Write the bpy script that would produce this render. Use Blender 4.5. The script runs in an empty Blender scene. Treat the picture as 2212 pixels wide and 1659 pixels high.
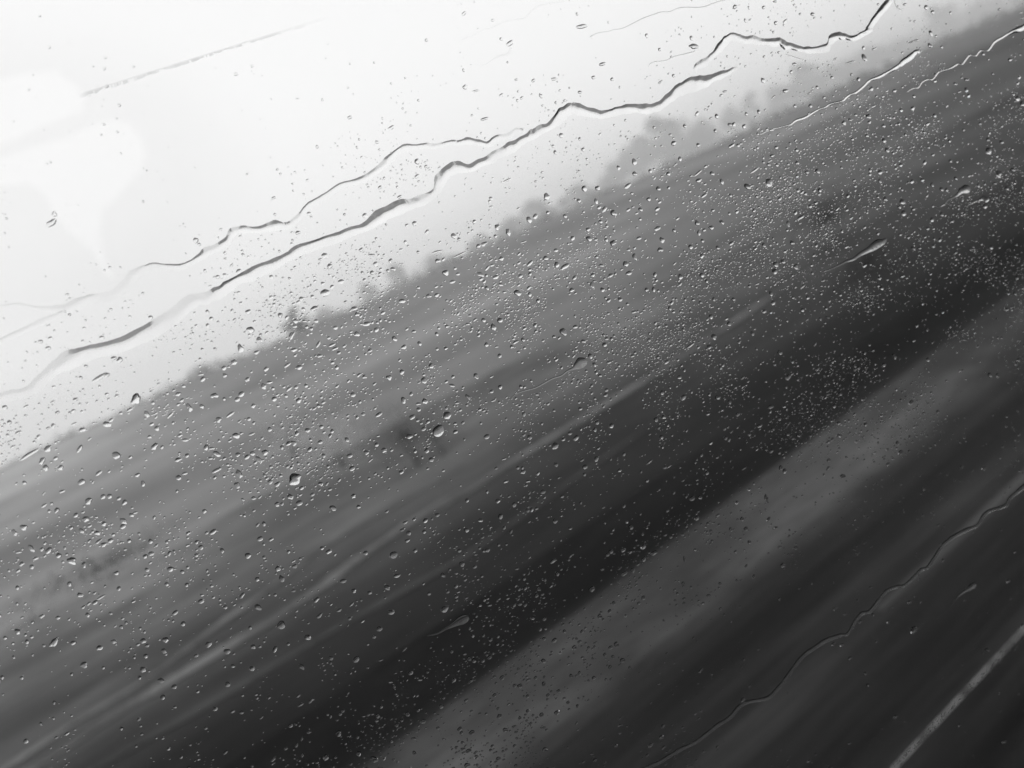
import bpy, math, random
import numpy as np
from mathutils import Matrix, Vector

random.seed(7)
rng = np.random.default_rng(11)
scene = bpy.context.scene
COL = scene.collection

# ------------------------------------------------------------------ camera, sky, sun, exposure
CAM_H = 2.4                      # eye height above the road, seated in a vehicle
W0, H0, F0 = 2212.0, 1659.0, 1660.0   # the frame in which places on the pane were measured
def _n(v):
    v = np.array(v, float); return v/np.linalg.norm(v)
# +X of the world is the direction of travel, Z is up, +Y is out through the side window
_V = _n([4400-W0/2, -(-980-H0/2), -F0]); _u = _n([0-W0/2, -(1012-H0/2), -F0])
_Z = np.cross(_V, _u); _Z = _n(_Z if _Z[1] > 0 else -_Z); _Y = np.cross(_Z, _V)
R = np.array([_V, _Y, _Z])       # camera axes -> world
EYE = np.array([0, 0, CAM_H])
AX = R @ np.array([0, 0, -1.0])
def ray(px, py):
    return R @ _n([px-W0/2, -(py-H0/2), -F0])

cam = bpy.data.cameras.new("camera"); co = bpy.data.objects.new("camera", cam); COL.objects.link(co)
M4 = Matrix([[*R[0], 0], [*R[1], 0], [*R[2], CAM_H], [0, 0, 0, 1]])
co.matrix_world = M4
cam.sensor_width = 36; cam.lens = 36*F0/W0
cam.clip_start = 0.01; cam.clip_end = 6000
cam.dof.use_dof = True
cam.dof.focus_distance = 0.163
FNUM = 14.0
cam.dof.aperture_fstop = FNUM
scene.camera = co

w = bpy.data.worlds.new("World"); scene.world = w; w.use_nodes = True
nt = w.node_tree; nt.nodes.clear()
def N(tree, typ, **kw):
    n = tree.nodes.new(typ)
    for k, v in kw.items():
        if k.startswith('_'):
            n.inputs[int(k[1:])].default_value = v
        else:
            setattr(n, k, v)
    return n
out = N(nt, 'ShaderNodeOutputWorld')
SUN_EL, SUN_ROT = math.radians(48), math.radians(215)
sky = N(nt, 'ShaderNodeTexSky', sky_type='NISHITA', sun_disc=False, sun_elevation=SUN_EL, sun_rotation=SUN_ROT,
        air_density=2.0, dust_density=8.0, ozone_density=1.0)
bw = N(nt, 'ShaderNodeRGBToBW'); nt.links.new(sky.outputs[0], bw.inputs[0])
bgA = N(nt, 'ShaderNodeBackground', _1=0.10); nt.links.new(bw.outputs[0], bgA.inputs[0])
# even overcast layer: a little brighter overhead than at the horizon, faint soft cloud
tc = N(nt, 'ShaderNodeTexCoord'); sx = N(nt, 'ShaderNodeSeparateXYZ'); nt.links.new(tc.outputs['Generated'], sx.inputs[0])
mr = N(nt, 'ShaderNodeMapRange', interpolation_type='SMOOTHERSTEP'); mr.inputs['From Min'].default_value = -0.03; mr.inputs['From Max'].default_value = 0.27
mr.inputs['To Min'].default_value = 0.92; mr.inputs['To Max'].default_value = 0.955
nt.links.new(sx.outputs['Z'], mr.inputs['Value'])
nz = N(nt, 'ShaderNodeTexNoise'); nz.inputs['Scale'].default_value = 2.2; nz.inputs['Detail'].default_value = 2
nt.links.new(tc.outputs['Generated'], nz.inputs['Vector'])
mr2 = N(nt, 'ShaderNodeMapRange'); mr2.inputs['To Min'].default_value = 0.975; mr2.inputs['To Max'].default_value = 1.025
nt.links.new(nz.outputs[0], mr2.inputs['Value'])
mul = N(nt, 'ShaderNodeMath', operation='MULTIPLY'); nt.links.new(mr.outputs[0], mul.inputs[0]); nt.links.new(mr2.outputs[0], mul.inputs[1])
bgB = N(nt, 'ShaderNodeBackground', _1=1.20); nt.links.new(mul.outputs[0], bgB.inputs[0])
mx = N(nt, 'ShaderNodeMixShader', _0=0.88)
nt.links.new(bgA.outputs[0], mx.inputs[1]); nt.links.new(bgB.outputs[0], mx.inputs[2]); nt.links.new(mx.outputs[0], out.inputs[0])

sl = bpy.data.lights.new("sun", 'SUN'); sl.energy = 0.5; sl.angle = math.radians(25); sl.color = (1.0, 1.0, 1.0)
so = bpy.data.objects.new("sun", sl); COL.objects.link(so)
sd = Vector((math.sin(SUN_ROT)*math.cos(SUN_EL), math.cos(SUN_ROT)*math.cos(SUN_EL), math.sin(SUN_EL)))
so.rotation_euler = sd.to_track_quat('Z', 'Y').to_euler()

vs = scene.view_settings
vs.view_transform = 'Standard'; vs.look = 'None'; vs.exposure = 0.0; vs.gamma = 1.0; vs.use_curve_mapping = False
cy = scene.cycles
cy.use_denoising = True
cy.max_bounces = 12; cy.transmission_bounces = 10; cy.transparent_max_bounces = 16
cy.volume_bounces = 3
cy.sample_clamp_indirect = 4.0
cy.caustics_reflective = False; cy.caustics_refractive = False

# ------------------------------------------------------------------ helpers
def tag(o, label=None, cat=None, group=None, kind=None):
    if label: o['label'] = label
    if cat: o['category'] = cat
    if group: o['group'] = group
    if kind: o['kind'] = kind
    return o
def mesh_from(name, verts, faces, mat=None, smooth=True):
    me = bpy.data.meshes.new(name)
    me.from_pydata([tuple(map(float, v)) for v in verts], [], faces)
    if mat: me.materials.append(mat)
    if smooth: me.polygons.foreach_set('use_smooth', [True]*len(me.polygons))
    me.update()
    return me
def link(name, me, parent=None):
    o = bpy.data.objects.new(name, me); COL.objects.link(o)
    if parent: o.parent = parent
    return o
def new_mat(name):
    m = bpy.data.materials.new(name); m.use_nodes = True; m.node_tree.nodes.clear()
    return m, m.node_tree, N(m.node_tree, 'ShaderNodeOutputMaterial')
def g(v): return (v, v, v, 1)

# ------------------------------------------------------------------ ground
RIDGE = 130.0
def ridge_h(x):
    return CAM_H + 0.25*math.sin(x*0.021+0.6) + 0.18*math.sin(x*0.067+2.0) + 0.1*math.sin(x*0.15)
def gz(x, y):
    if y <= 4.42: return 0.0
    if y <= 5.5:
        return -0.16*math.sin((y-4.42)/1.08*math.pi)
    if y <= 15: return 0.02*math.sin(x*0.07+y*0.3)*min(1, (y-5.5)/4)
    if y <= RIDGE:
        s = (y-15)/(RIDGE-15)
        return ridge_h(x)*s + 0.9*math.sin(x*0.012+1.0)*s*(1-s)
    return ridge_h(x) - 0.4*min(1, (y-RIDGE)/12)

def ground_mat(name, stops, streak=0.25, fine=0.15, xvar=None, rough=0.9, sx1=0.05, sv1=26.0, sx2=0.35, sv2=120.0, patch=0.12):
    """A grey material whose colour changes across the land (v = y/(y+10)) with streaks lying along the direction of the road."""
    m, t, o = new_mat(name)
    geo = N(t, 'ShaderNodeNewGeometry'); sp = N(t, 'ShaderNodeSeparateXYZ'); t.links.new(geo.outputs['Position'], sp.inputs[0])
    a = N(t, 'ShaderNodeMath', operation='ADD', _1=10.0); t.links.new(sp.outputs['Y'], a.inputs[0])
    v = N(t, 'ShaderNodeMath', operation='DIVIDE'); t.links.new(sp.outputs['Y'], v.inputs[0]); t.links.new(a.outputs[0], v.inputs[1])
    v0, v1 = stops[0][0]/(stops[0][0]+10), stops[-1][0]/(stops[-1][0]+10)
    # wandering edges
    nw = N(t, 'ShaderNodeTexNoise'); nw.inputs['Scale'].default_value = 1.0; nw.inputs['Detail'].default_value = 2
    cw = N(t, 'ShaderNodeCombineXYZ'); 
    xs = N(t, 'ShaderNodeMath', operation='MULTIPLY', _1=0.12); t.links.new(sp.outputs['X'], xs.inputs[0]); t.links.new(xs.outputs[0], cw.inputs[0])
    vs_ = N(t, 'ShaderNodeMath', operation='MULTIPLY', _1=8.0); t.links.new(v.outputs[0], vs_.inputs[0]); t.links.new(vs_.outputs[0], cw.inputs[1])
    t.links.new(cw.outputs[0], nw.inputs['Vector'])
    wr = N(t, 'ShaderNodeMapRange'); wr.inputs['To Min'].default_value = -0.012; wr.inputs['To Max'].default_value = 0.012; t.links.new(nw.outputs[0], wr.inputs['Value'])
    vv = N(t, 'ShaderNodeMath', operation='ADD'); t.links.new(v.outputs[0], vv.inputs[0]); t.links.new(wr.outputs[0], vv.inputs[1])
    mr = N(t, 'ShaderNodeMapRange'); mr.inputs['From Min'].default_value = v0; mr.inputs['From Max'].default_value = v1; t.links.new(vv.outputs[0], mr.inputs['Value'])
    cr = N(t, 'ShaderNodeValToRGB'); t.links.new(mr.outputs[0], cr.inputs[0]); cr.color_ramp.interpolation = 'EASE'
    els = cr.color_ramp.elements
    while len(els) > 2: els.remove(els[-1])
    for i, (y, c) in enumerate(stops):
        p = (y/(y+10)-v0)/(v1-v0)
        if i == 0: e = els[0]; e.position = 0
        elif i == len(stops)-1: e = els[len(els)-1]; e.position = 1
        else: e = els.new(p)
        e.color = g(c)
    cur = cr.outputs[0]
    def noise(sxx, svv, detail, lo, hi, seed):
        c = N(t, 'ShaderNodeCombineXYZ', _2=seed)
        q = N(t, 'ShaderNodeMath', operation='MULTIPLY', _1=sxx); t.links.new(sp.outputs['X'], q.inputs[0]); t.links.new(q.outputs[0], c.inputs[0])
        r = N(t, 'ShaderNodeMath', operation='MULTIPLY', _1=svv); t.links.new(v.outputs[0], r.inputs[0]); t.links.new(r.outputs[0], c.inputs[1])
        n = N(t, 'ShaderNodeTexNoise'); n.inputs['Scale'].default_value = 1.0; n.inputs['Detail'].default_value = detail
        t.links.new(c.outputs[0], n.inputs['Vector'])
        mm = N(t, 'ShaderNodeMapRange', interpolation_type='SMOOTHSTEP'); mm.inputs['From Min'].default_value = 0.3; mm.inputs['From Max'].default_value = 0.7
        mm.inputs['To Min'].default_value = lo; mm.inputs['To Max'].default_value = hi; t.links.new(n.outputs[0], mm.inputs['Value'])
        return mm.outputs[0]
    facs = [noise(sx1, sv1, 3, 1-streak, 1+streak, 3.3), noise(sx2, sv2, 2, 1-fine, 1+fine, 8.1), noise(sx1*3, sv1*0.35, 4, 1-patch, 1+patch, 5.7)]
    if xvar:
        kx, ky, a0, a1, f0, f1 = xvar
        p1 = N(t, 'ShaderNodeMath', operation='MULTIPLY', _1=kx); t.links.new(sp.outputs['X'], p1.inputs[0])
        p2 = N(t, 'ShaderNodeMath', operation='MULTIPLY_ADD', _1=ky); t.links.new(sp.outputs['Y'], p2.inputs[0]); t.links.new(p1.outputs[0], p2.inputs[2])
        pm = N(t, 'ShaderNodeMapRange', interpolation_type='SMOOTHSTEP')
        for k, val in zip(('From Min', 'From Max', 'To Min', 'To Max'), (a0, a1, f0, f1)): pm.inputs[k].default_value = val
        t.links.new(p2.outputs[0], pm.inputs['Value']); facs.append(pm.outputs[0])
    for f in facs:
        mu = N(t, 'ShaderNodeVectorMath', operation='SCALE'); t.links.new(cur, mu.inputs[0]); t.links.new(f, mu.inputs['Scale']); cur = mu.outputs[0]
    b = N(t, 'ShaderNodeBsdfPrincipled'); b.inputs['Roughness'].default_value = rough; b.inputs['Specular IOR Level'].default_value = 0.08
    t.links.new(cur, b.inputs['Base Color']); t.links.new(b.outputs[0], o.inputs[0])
    return m

def strip(name, ys, xs, mat, lift=0.0):
    verts = [(x, y, gz(x, y)+lift) for y in ys for x in xs]
    nx = len(xs); faces = [(j*nx+i, j*nx+i+1, (j+1)*nx+i+1, (j+1)*nx+i) for j in range(len(ys)-1) for i in range(nx-1)]
    return tag(link(name, mesh_from(name, verts, faces, mat)), kind='structure')
XN = list(np.concatenate([np.linspace(-400, -20, 14)[:-1], np.linspace(-20, 60, 61)[:-1], np.linspace(60, 260, 41)[:-1], np.linspace(260, 1100, 30)]))
XF = list(np.concatenate([np.linspace(-600, -60, 20)[:-1], np.linspace(-60, 400, 116)[:-1], np.linspace(400, 1100, 30)]))
Yp = lambda deg: CAM_H/math.tan(math.radians(deg))

m_road = ground_mat('wet_asphalt', [(-8, 0.0115), (Yp(59), 0.0115), (Yp(55), 0.0158), (Yp(52), 0.0079), (Yp(50.5), 0.0130), (Yp(49), 0.0216), (Yp(47.7), 0.0086), (Yp(45.5), 0.0115), (Yp(43.3), 0.0245), (Yp(41), 0.0245),
                                    (Yp(39), 0.0151), (Yp(36.8), 0.0122), (Yp(35), 0.0216)], streak=.26, fine=.20, sx1=.25, sv1=110, sx2=1.5, sv2=420, patch=.2)
strip('road', list(np.linspace(-8, 1, 6)) + list(np.linspace(1.2, Yp(35), 14)), XN, m_road)
m_sh = ground_mat('gravel', [(Yp(35), 0.0240), (Yp(33.4), 0.0496), (Yp(32), 0.0592), (Yp(30.6), 0.0464), (Yp(29.4), 0.0400), (Yp(28.4), 0.0360)], streak=.16, fine=.20, sx1=.35, sv1=70, sx2=3, sv2=350, patch=.34,
                  xvar=(1, 0, 3, 9, 1.0, .62))
strip('gravel_shoulder', list(np.linspace(Yp(35), 4.42, 6)), XN, m_sh)
m_bank = ground_mat('dark_peat', [(4.42, 0.0078), (4.8, 0.0055), (5.2, 0.0072), (5.6, 0.0097)], streak=.3, fine=.2, sx1=.3, sv1=60, sx2=2, sv2=260)
strip('ditch', list(np.linspace(4.42, 5.5, 12)), XN, m_bank)
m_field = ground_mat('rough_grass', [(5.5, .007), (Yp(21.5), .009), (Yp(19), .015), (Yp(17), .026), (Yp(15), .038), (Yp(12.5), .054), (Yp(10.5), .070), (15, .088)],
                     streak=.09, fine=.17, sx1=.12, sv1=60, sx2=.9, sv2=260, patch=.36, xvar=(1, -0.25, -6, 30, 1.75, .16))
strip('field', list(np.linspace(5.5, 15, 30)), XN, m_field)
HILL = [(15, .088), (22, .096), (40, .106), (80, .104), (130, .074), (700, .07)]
def hill_mat(name, stops, xv): return ground_mat(name, stops, streak=.10, fine=.07, sx1=.018, sv1=40, sx2=.08, sv2=150, patch=.36, xvar=xv)  # hill tone grades from paler to darker in the direction of travel
strip('lower_hillside', list(np.linspace(15, 40, 14)), XF, hill_mat('lower_hill_ground', HILL[:3], (1, -0.6, -27, 46, 1.95, .25)))
strip('hillside', list(np.linspace(40, 130, 24)) + [133, 138, 142, 170, 260, 400, 600], XF, hill_mat('hill_ground', HILL[2:], (1, -0.75, -100, 105, 2.5, .34)))

# pale worn paint and wheel ruts: sheets a few millimetres above the ground
def paint_mat(name, base, wear, sxx, syy):
    m, t, o = new_mat(name)
    geo = N(t, 'ShaderNodeNewGeometry'); mp = N(t, 'ShaderNodeMapping'); mp.inputs['Scale'].default_value = (sxx, syy, 1)
    t.links.new(geo.outputs['Position'], mp.inputs[0])
    n = N(t, 'ShaderNodeTexNoise'); n.inputs['Scale'].default_value = 1; n.inputs['Detail'].default_value = 5; t.links.new(mp.outputs[0], n.inputs['Vector'])
    mm = N(t, 'ShaderNodeMapRange', interpolation_type='SMOOTHSTEP'); mm.inputs['From Min'].default_value = .35; mm.inputs['From Max'].default_value = .65
    mm.inputs['To Min'].default_value = wear; mm.inputs['To Max'].default_value = base; t.links.new(n.outputs[0], mm.inputs['Value'])
    b = N(t, 'ShaderNodeBsdfPrincipled'); b.inputs['Roughness'].default_value = .8; b.inputs['Specular IOR Level'].default_value = .1
    t.links.new(mm.outputs[0], b.inputs['Base Color']); t.links.new(b.outputs[0], o.inputs[0]); return m
def wavy_strip(name, yc, hw, amp, fr, mat, lift, xs):
    verts = []
    for x in xs:
        c = yc + amp*math.sin(x*fr+yc) + amp*.5*math.sin(x*fr*2.7+1)
        h = hw*(1+.25*math.sin(x*fr*4.1+yc*3))
        for y in (c-h, c+h): verts.append((x, y, gz(x, y)+lift))
    faces = [(2*i, 2*i+2, 2*i+3, 2*i+1) for i in range(len(xs)-1)]
    return tag(link(name, mesh_from(name, verts, faces, mat)), kind='structure')
XS = list(np.linspace(-25, 70, 191)) + list(np.linspace(75, 900, 60))
m_line = paint_mat('worn_line_paint', .30, .09, 14, 40)
wavy_strip('edge_line', Yp(49.9), .0045, .0, .3, m_line, .004, XS)
m_seam = paint_mat('pale_seam', .055, .035, 1.2, 10)
wavy_strip('lane_seam', Yp(42.1), .028, .006, .35, m_seam, .004, [x for x in XS if x > 2.4])
def unproject(px, py):               # where a line of sight meets the ground
    d = ray(px, py); t_ = .5
    while t_ < 900:
        p = EYE+d*t_
        if p[2] <= gz(p[0], p[1]): return p
        t_ *= 1.01
    return EYE+d*900
def rut(px_pts, hw, mat):
    P = [unproject(*q)[:2] for q in px_pts]; P = [2*P[0]-P[1]]+P
    P = np.array(P); V, Fc = [], []; r = np.random.default_rng(int(hw*1e4))
    for i in range(len(P)-1):
        for q in np.linspace(0, 1, 40, endpoint=False):
            c = P[i]*(1-q)+P[i+1]*q; k = len(V)//2; h = hw*(1+.35*i/len(P))*(1+.25*math.sin(k*.21)+.15*r.normal())*(1 if i < len(P)-2 else 1-.92*q); w_ = .02*math.sin(k*.13)
            for y in (c[1]-h+w_, c[1]+h+w_): V.append((c[0], y, gz(c[0], y)+.012))
    n = len(V)//2; Fc = [(2*i, 2*i+2, 2*i+3, 2*i+1) for i in range(n-1)]
    tag(link('wheel_rut', mesh_from('wheel_rut', V, Fc, mat)), kind='structure')
m_rut = paint_mat('pale_rut', .14, .055, .9, 4)
rut([(30, 1651), (350, 1446), (725, 1171), (1010, 1010)], .08, m_rut)
rut([(95, 1641), (600, 1341), (875, 1141), (1330, 865), (1520, 745), (1780, 566)], .10, m_rut)
rut([(500, 1500), (1000, 1210), (1500, 860)], .05, paint_mat('dull_rut', .05, .03, .5, 4))

# ------------------------------------------------------------------ trees along the skyline
def leaf_mat(name, c):
    m, t, o = new_mat(name)
    b = N(t, 'ShaderNodeBsdfPrincipled'); b.inputs['Roughness'].default_value = .9; b.inputs['Specular IOR Level'].default_value = .05
    oi = N(t, 'ShaderNodeTexCoord'); n = N(t, 'ShaderNodeTexNoise'); n.inputs['Scale'].default_value = .9; t.links.new(oi.outputs['Object'], n.inputs['Vector'])
    mm = N(t, 'ShaderNodeMapRange'); mm.inputs['To Min'].default_value = c*.5; mm.inputs['To Max'].default_value = c*1.5
    t.links.new(n.outputs[0], mm.inputs['Value']); t.links.new(mm.outputs[0], b.inputs['Base Color']); t.links.new(b.outputs[0], o.inputs[0]); return m
M_LEAF = leaf_mat('tree_foliage', .085); M_BARK = leaf_mat('tree_bark', .07)
def make_tree(px, hpx, wpx, dist, dens, label, seed):
    r = random.Random(seed)
    # on the skyline at this bearing
    lo, hi = 0.0, 1659.0
    for _ in range(50):
        mid = (lo+hi)/2
        if ray(px, mid)[2] > 0: lo = mid
        else: hi = mid
    d = ray(px, lo); k = dist/d[1]; base = EYE + d*k
    depth = float(AX @ (base-EYE)); bx, by = float(base[0]), float(base[1]); bz = gz(bx, by)-.1
    top_ang = hpx/F0*depth; height = top_ang + (CAM_H-bz); rad = wpx/2/F0*depth
    root = tag(bpy.data.objects.new('hill_tree', None), label, 'tree', 'trees along the misty skyline'); COL.objects.link(root); root.location = (bx, by, bz)
    # trunk with limbs
    V, Fc = [], []
    def limb(p, q, r0, r1, n=5):
        p, q = np.array(p), np.array(q); ax = _n(q-p); a = _n(np.cross(ax, [.3, .9, .2])); b = np.cross(ax, a); s = len(V)
        for c, rr in ((p, r0), (q, r1)):
            for i in range(n):
                an = 2*math.pi*i/n; V.append(c+(a*math.cos(an)+b*math.sin(an))*rr)
        for i in range(n): Fc.append((s+i, s+(i+1) % n, s+n+(i+1) % n, s+n+i))
    th = height*.45; tr = max(.08, height*.022)
    limb((0, 0, -.3), (r.uniform(-.1, .1), 0, th), tr, tr*.6); limb((0, 0, th), (r.uniform(-.3, .3), 0, height*.9), tr*.6, tr*.15)
    lobes = []
    for i in range(r.randint(9, 14)):
        an = r.uniform(0, 6.28); zz = height*r.uniform(.08, .80); rr = rad*r.uniform(.2, 1.25)*(1.15-zz/height)
        c = (math.cos(an)*rr, math.sin(an)*rr, zz); limb((0, 0, zz*.62), c, tr*.4, tr*.1); lobes.append((c, rad*r.uniform(.22, .5)))
    lobes.append(((rad*r.uniform(-.3, .3), 0, height*.86), rad*.3))
    link('trunk', mesh_from('trunk', V, Fc, M_BARK), root)
    LV, LF = [], []
    for c, lr in lobes:
        for _ in range(int(105*dens)):
            u = _n([r.gauss(0, 1), r.gauss(0, 1), r.gauss(0, 1)]); q = np.array(c)+u*lr*r.random()**.4*np.array([1, 1, .8])
            if q[2] < -.2: continue
            s = rad*r.uniform(.028, .068); a = _n([r.gauss(0, 1), r.gauss(0, 1), r.gauss(0, 1)]); b = _n(np.cross(a, [r.gauss(0, 1), r.gauss(0, 1), r.gauss(0, 1)])); k0 = len(LV)
            LV += [q-a*s, q+b*s*.7, q+a*s*1.2, q-b*s*.6]; LF.append((k0, k0+1, k0+2, k0+3))
    link('crown', mesh_from('crown', LV, LF, M_LEAF, smooth=False), root)
TREES = [
 (438, 19, 93, 470, 1.5, "low faint bush at the skyline, leftmost of all the trees"),
 (650, 58, 64, 128, 1.8, "dark compact tree standing out darkest on the skyline"),
 (705, 22, 93, 470, 1.5, "low shrub on the skyline right beside the dark compact tree"),
 (802, 40, 68, 470, 1.5, "slim pale tree, first of the two slim ones above the frosted glass patch"),
 (872, 51, 86, 470, 1.5, "pale tree, second and taller of the two above the frosted glass patch"),
 (940, 24, 108, 470, 1.5, "low spreading bush just after the two slim pale trees"),
 (1058, 22, 124, 470, 1.5, "wide low bush at the middle of the skyline"),
 (1112, 36, 93, 470, 1.5, "small rounded tree between the wide low bush and a bigger tree"),
 (1172, 51, 96, 470, 1.5, "medium rounded tree standing in the mist at mid skyline"),
 (1262, 38, 117, 470, 1.5, "broad shrubby tree next before the large pale clump"),
 (1342, 54, 108, 540, 1.5, "first and smallest tree of the large pale clump"),
 (1402, 80, 142, 540, 1.5, "middle tree of the large pale clump below the long rivulet"),
 (1462, 103, 161, 540, 1.5, "tallest and broadest tree of the large pale clump"),
 (1524, 63, 108, 540, 1.5, "last tree of the large pale clump, sloping down"),
 (1592, 65, 68, 540, 1.5, "narrow upright tree just past the pale clump"),
 (1642, 73, 86, 540, 1.5, "narrow tree, taller neighbour of the narrow upright one"),
 (1694, 61, 93, 540, 1.5, "rounded tree between two taller ones below the crooked rivulet"),
 (1756, 80, 130, 540, 1.5, "tall broad tree below the crooked rivulet's lowest bend"),
 (1822, 45, 117, 520, 1.5, "low tree behind the short bright rivulet"),
 (1884, 52, 124, 520, 1.5, "broad faint tree just past the short bright rivulet's head"),
 (1962, 36, 117, 520, 1.5, "small faint tree in the gap before the tall corner tree"),
 (2042, 77, 114, 540, 1.5, "tall faint tree near the upper corner of the view"),
 (2124, 40, 130, 520, 1.5, "low faint tree, last along the skyline at the upper corner"),
]
def scrub():
    r = random.Random(77); V, Fc = [], []
    for _ in range(300):
        x = r.uniform(-40, 420); y = RIDGE+r.uniform(-9, 6); hgt = r.uniform(.3, 1.5)*r.random()**.5*(1+x/260); wd = r.uniform(.6, 2.4)*(1+x/260)
        for _ in range(16):
            q = np.array([x+r.gauss(0, wd*.5), y+r.gauss(0, .6), gz(x, y)+hgt*r.random()**1.4]); sz = r.uniform(.10, .28)*(1+x/260); a = _n([r.gauss(0, 1), r.gauss(0, 1), r.gauss(0, 1)]); b = _n(np.cross(a, [r.gauss(0, 1), r.gauss(0, 1), r.gauss(0, 1)])); k = len(V)
            V += [q-a*sz, q+b*sz, q+a*sz, q-b*sz*.7]; Fc.append((k, k+1, k+2, k+3))
    tag(link('ridge_scrub', mesh_from('ridge_scrub', V, Fc, M_LEAF, smooth=False)), kind='stuff')
scrub()
M_BUSH = leaf_mat('bush_foliage', .04)
M_PALE = leaf_mat('pale_twigs', .5)
def make_bush(px, py, wpx, hpx, label, seed, mat=None, name='field_bush', n_leaf=2800):
    r = random.Random(seed); base = unproject(px, py); depth = float(AX @ (base-EYE)); R_ = wpx/2/F0*depth; Hh = hpx/F0*depth
    root = tag(bpy.data.objects.new(name, None), label, 'bush', 'bushes standing in the field'); COL.objects.link(root); root.location = tuple(map(float, base))
    V, Fc = [], []
    for k in range(7):
        an = k*.9; tip = np.array([math.cos(an)*R_*.5, math.sin(an)*R_*.5, Hh*r.uniform(.5, .9)]); b0 = len(V); q = Hh*.006
        V += [(-q, 0, -.05), (q, 0, -.05), (0, q, -.05), tuple(tip)]; Fc += [(b0, b0+1, b0+3), (b0+1, b0+2, b0+3), (b0+2, b0, b0+3)]
    link('stem', mesh_from('stem', V, Fc, M_BARK, smooth=False), root)
    LV, LF = [], []
    for _ in range(n_leaf):
        u = _n([r.gauss(0, 1), r.gauss(0, 1), r.gauss(0, 1)])*r.random()**.8*1.15; q = np.array([u[0]*R_*1.9, u[1]*R_*1.1, Hh*(.5+.55*u[2]*(1-.3*abs(u[0])))])
        sz = R_*r.uniform(.018, .042); a = _n([r.gauss(0, 1), r.gauss(0, 1), r.gauss(0, 1)]); b = _n(np.cross(a, [r.gauss(0, 1), r.gauss(0, 1), r.gauss(0, 1)])); k = len(LV)
        LV += [q-a*sz, q+b*sz*.7, q+a*sz*1.2, q-b*sz*.6]; LF.append((k, k+1, k+2, k+3))
    link('crown', mesh_from('crown', LV, LF, mat or M_BUSH, smooth=False), root)
make_bush(905, 1005, 100, 150, "dark upright bush in the field beside the biggest raindrop", 1)
make_bush(960, 985, 70, 90, "smaller dark bush leaning against the upright one in the field", 5, n_leaf=1700)
make_bush(1805, 520, 120, 115, "dark blurred bush far along the field near the slug-shaped drop", 2)
make_bush(230, 1260, 210, 75, "low broad dark bush in the field close to the side edge", 3, n_leaf=520)
make_bush(1890, 590, 130, 70, "lower dark bush in the field under the slug-shaped drop", 4)
make_bush(640, 985, 80, 120, "pale twiggy bush in the field, first of the pale pair", 6, M_PALE, 'pale_bush', 1100)
make_bush(745, 1010, 110, 130, "broader pale twiggy bush in the field, next to the dark upright one", 7, M_PALE, 'pale_bush', 1300)
for i, a in enumerate(TREES): make_tree(*a, seed=100+i)

# ------------------------------------------------------------------ rain haze in the air
hm, t, o = new_mat('rain_haze'); b = N(t, 'ShaderNodeVolumePrincipled'); b.inputs['Color'].default_value = g(1.0); b.inputs['Density'].default_value = .0022; b.inputs['Anisotropy'].default_value = .7
t.links.new(b.outputs[0], o.inputs['Volume'])
hv = [(x, y, z) for x in (-620, 1120) for y in (-30, 620) for z in (-1.5, 26)]
tag(link('haze', mesh_from('haze', hv, [(0, 1, 3, 2), (4, 6, 7, 5), (0, 4, 5, 1), (2, 3, 7, 6), (0, 2, 6, 4), (1, 5, 7, 3)], hm, smooth=False)), kind='stuff')

# ------------------------------------------------------------------ the vehicle's cabin (behind the camera) and the window pane
PY = math.radians(12.0)
PN = np.array([math.sin(PY), math.cos(PY), 0.0])      # pane normal, outward
PU = np.array([math.cos(PY), -math.sin(PY), 0.0])     # along the pane
PD = 0.16                                             # eye to the outer face of the pane
def on_pane(px, py):
    d = ray(px, py); return EYE + d*(PD/(d @ PN))
def uv(px, py):
    p = on_pane(px, py)-EYE; return np.array([p @ PU, p[2]])
def world_from_uv(u, v, h=0.0):
    return EYE + PU*u + np.array([0, 0, 1.0])*v + PN*(PD+h)

m, t, o = new_mat('cabin_lining'); b = N(t, 'ShaderNodeBsdfPrincipled'); b.inputs['Roughness'].default_value = .95
nn = N(t, 'ShaderNodeTexNoise'); nn.inputs['Scale'].default_value = 60; mm = N(t, 'ShaderNodeMapRange'); mm.inputs['To Min'].default_value = .02; mm.inputs['To Max'].default_value = .035
t.links.new(nn.outputs[0], mm.inputs['Value']); t.links.new(mm.outputs[0], b.inputs['Base Color']); t.links.new(b.outputs[0], o.inputs[0])
cv = []
for u in (-1.1, 1.1):
    for v in (-0.75, 0.36):
        for n_ in (-1.5-PD, .006):
            cv.append(world_from_uv(u, v, n_))
# index: u*4+v*2+n
link_o = link('cabin_shell', mesh_from('cabin_shell', cv, [(0, 2, 6, 4), (2, 3, 7, 6), (0, 4, 5, 1), (0, 1, 3, 2), (4, 6, 7, 5)], m, smooth=False)); tag(link_o, kind='structure')

m_pane, t, o = new_mat('clear_glass'); b = N(t, 'ShaderNodeBsdfTransparent'); b.inputs[0].default_value = g(.97); t.links.new(b.outputs[0], o.inputs[0])
pv = [world_from_uv(u, v, n_) for u in (-.55, .95) for v in (-.42, .34) for n_ in (-.004, -.00005)]
pane = link('window_pane', mesh_from('window_pane', pv, [(0, 2, 6, 4), (1, 5, 7, 3), (0, 4, 5, 1), (2, 3, 7, 6), (0, 1, 3, 2), (4, 6, 7, 5)], m_pane, smooth=False))
tag(pane, "clear side window pane wet with rain, filling the whole view", 'window')

# ------------------------------------------------------------------ water
m_water, t, o = new_mat('rain_water'); b = N(t, 'ShaderNodeBsdfGlass'); b.inputs['IOR'].default_value = 1.333; b.inputs['Roughness'].default_value = 0.0
b.inputs[0].default_value = g(1.0); t.links.new(b.outputs[0], o.inputs[0])

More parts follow.
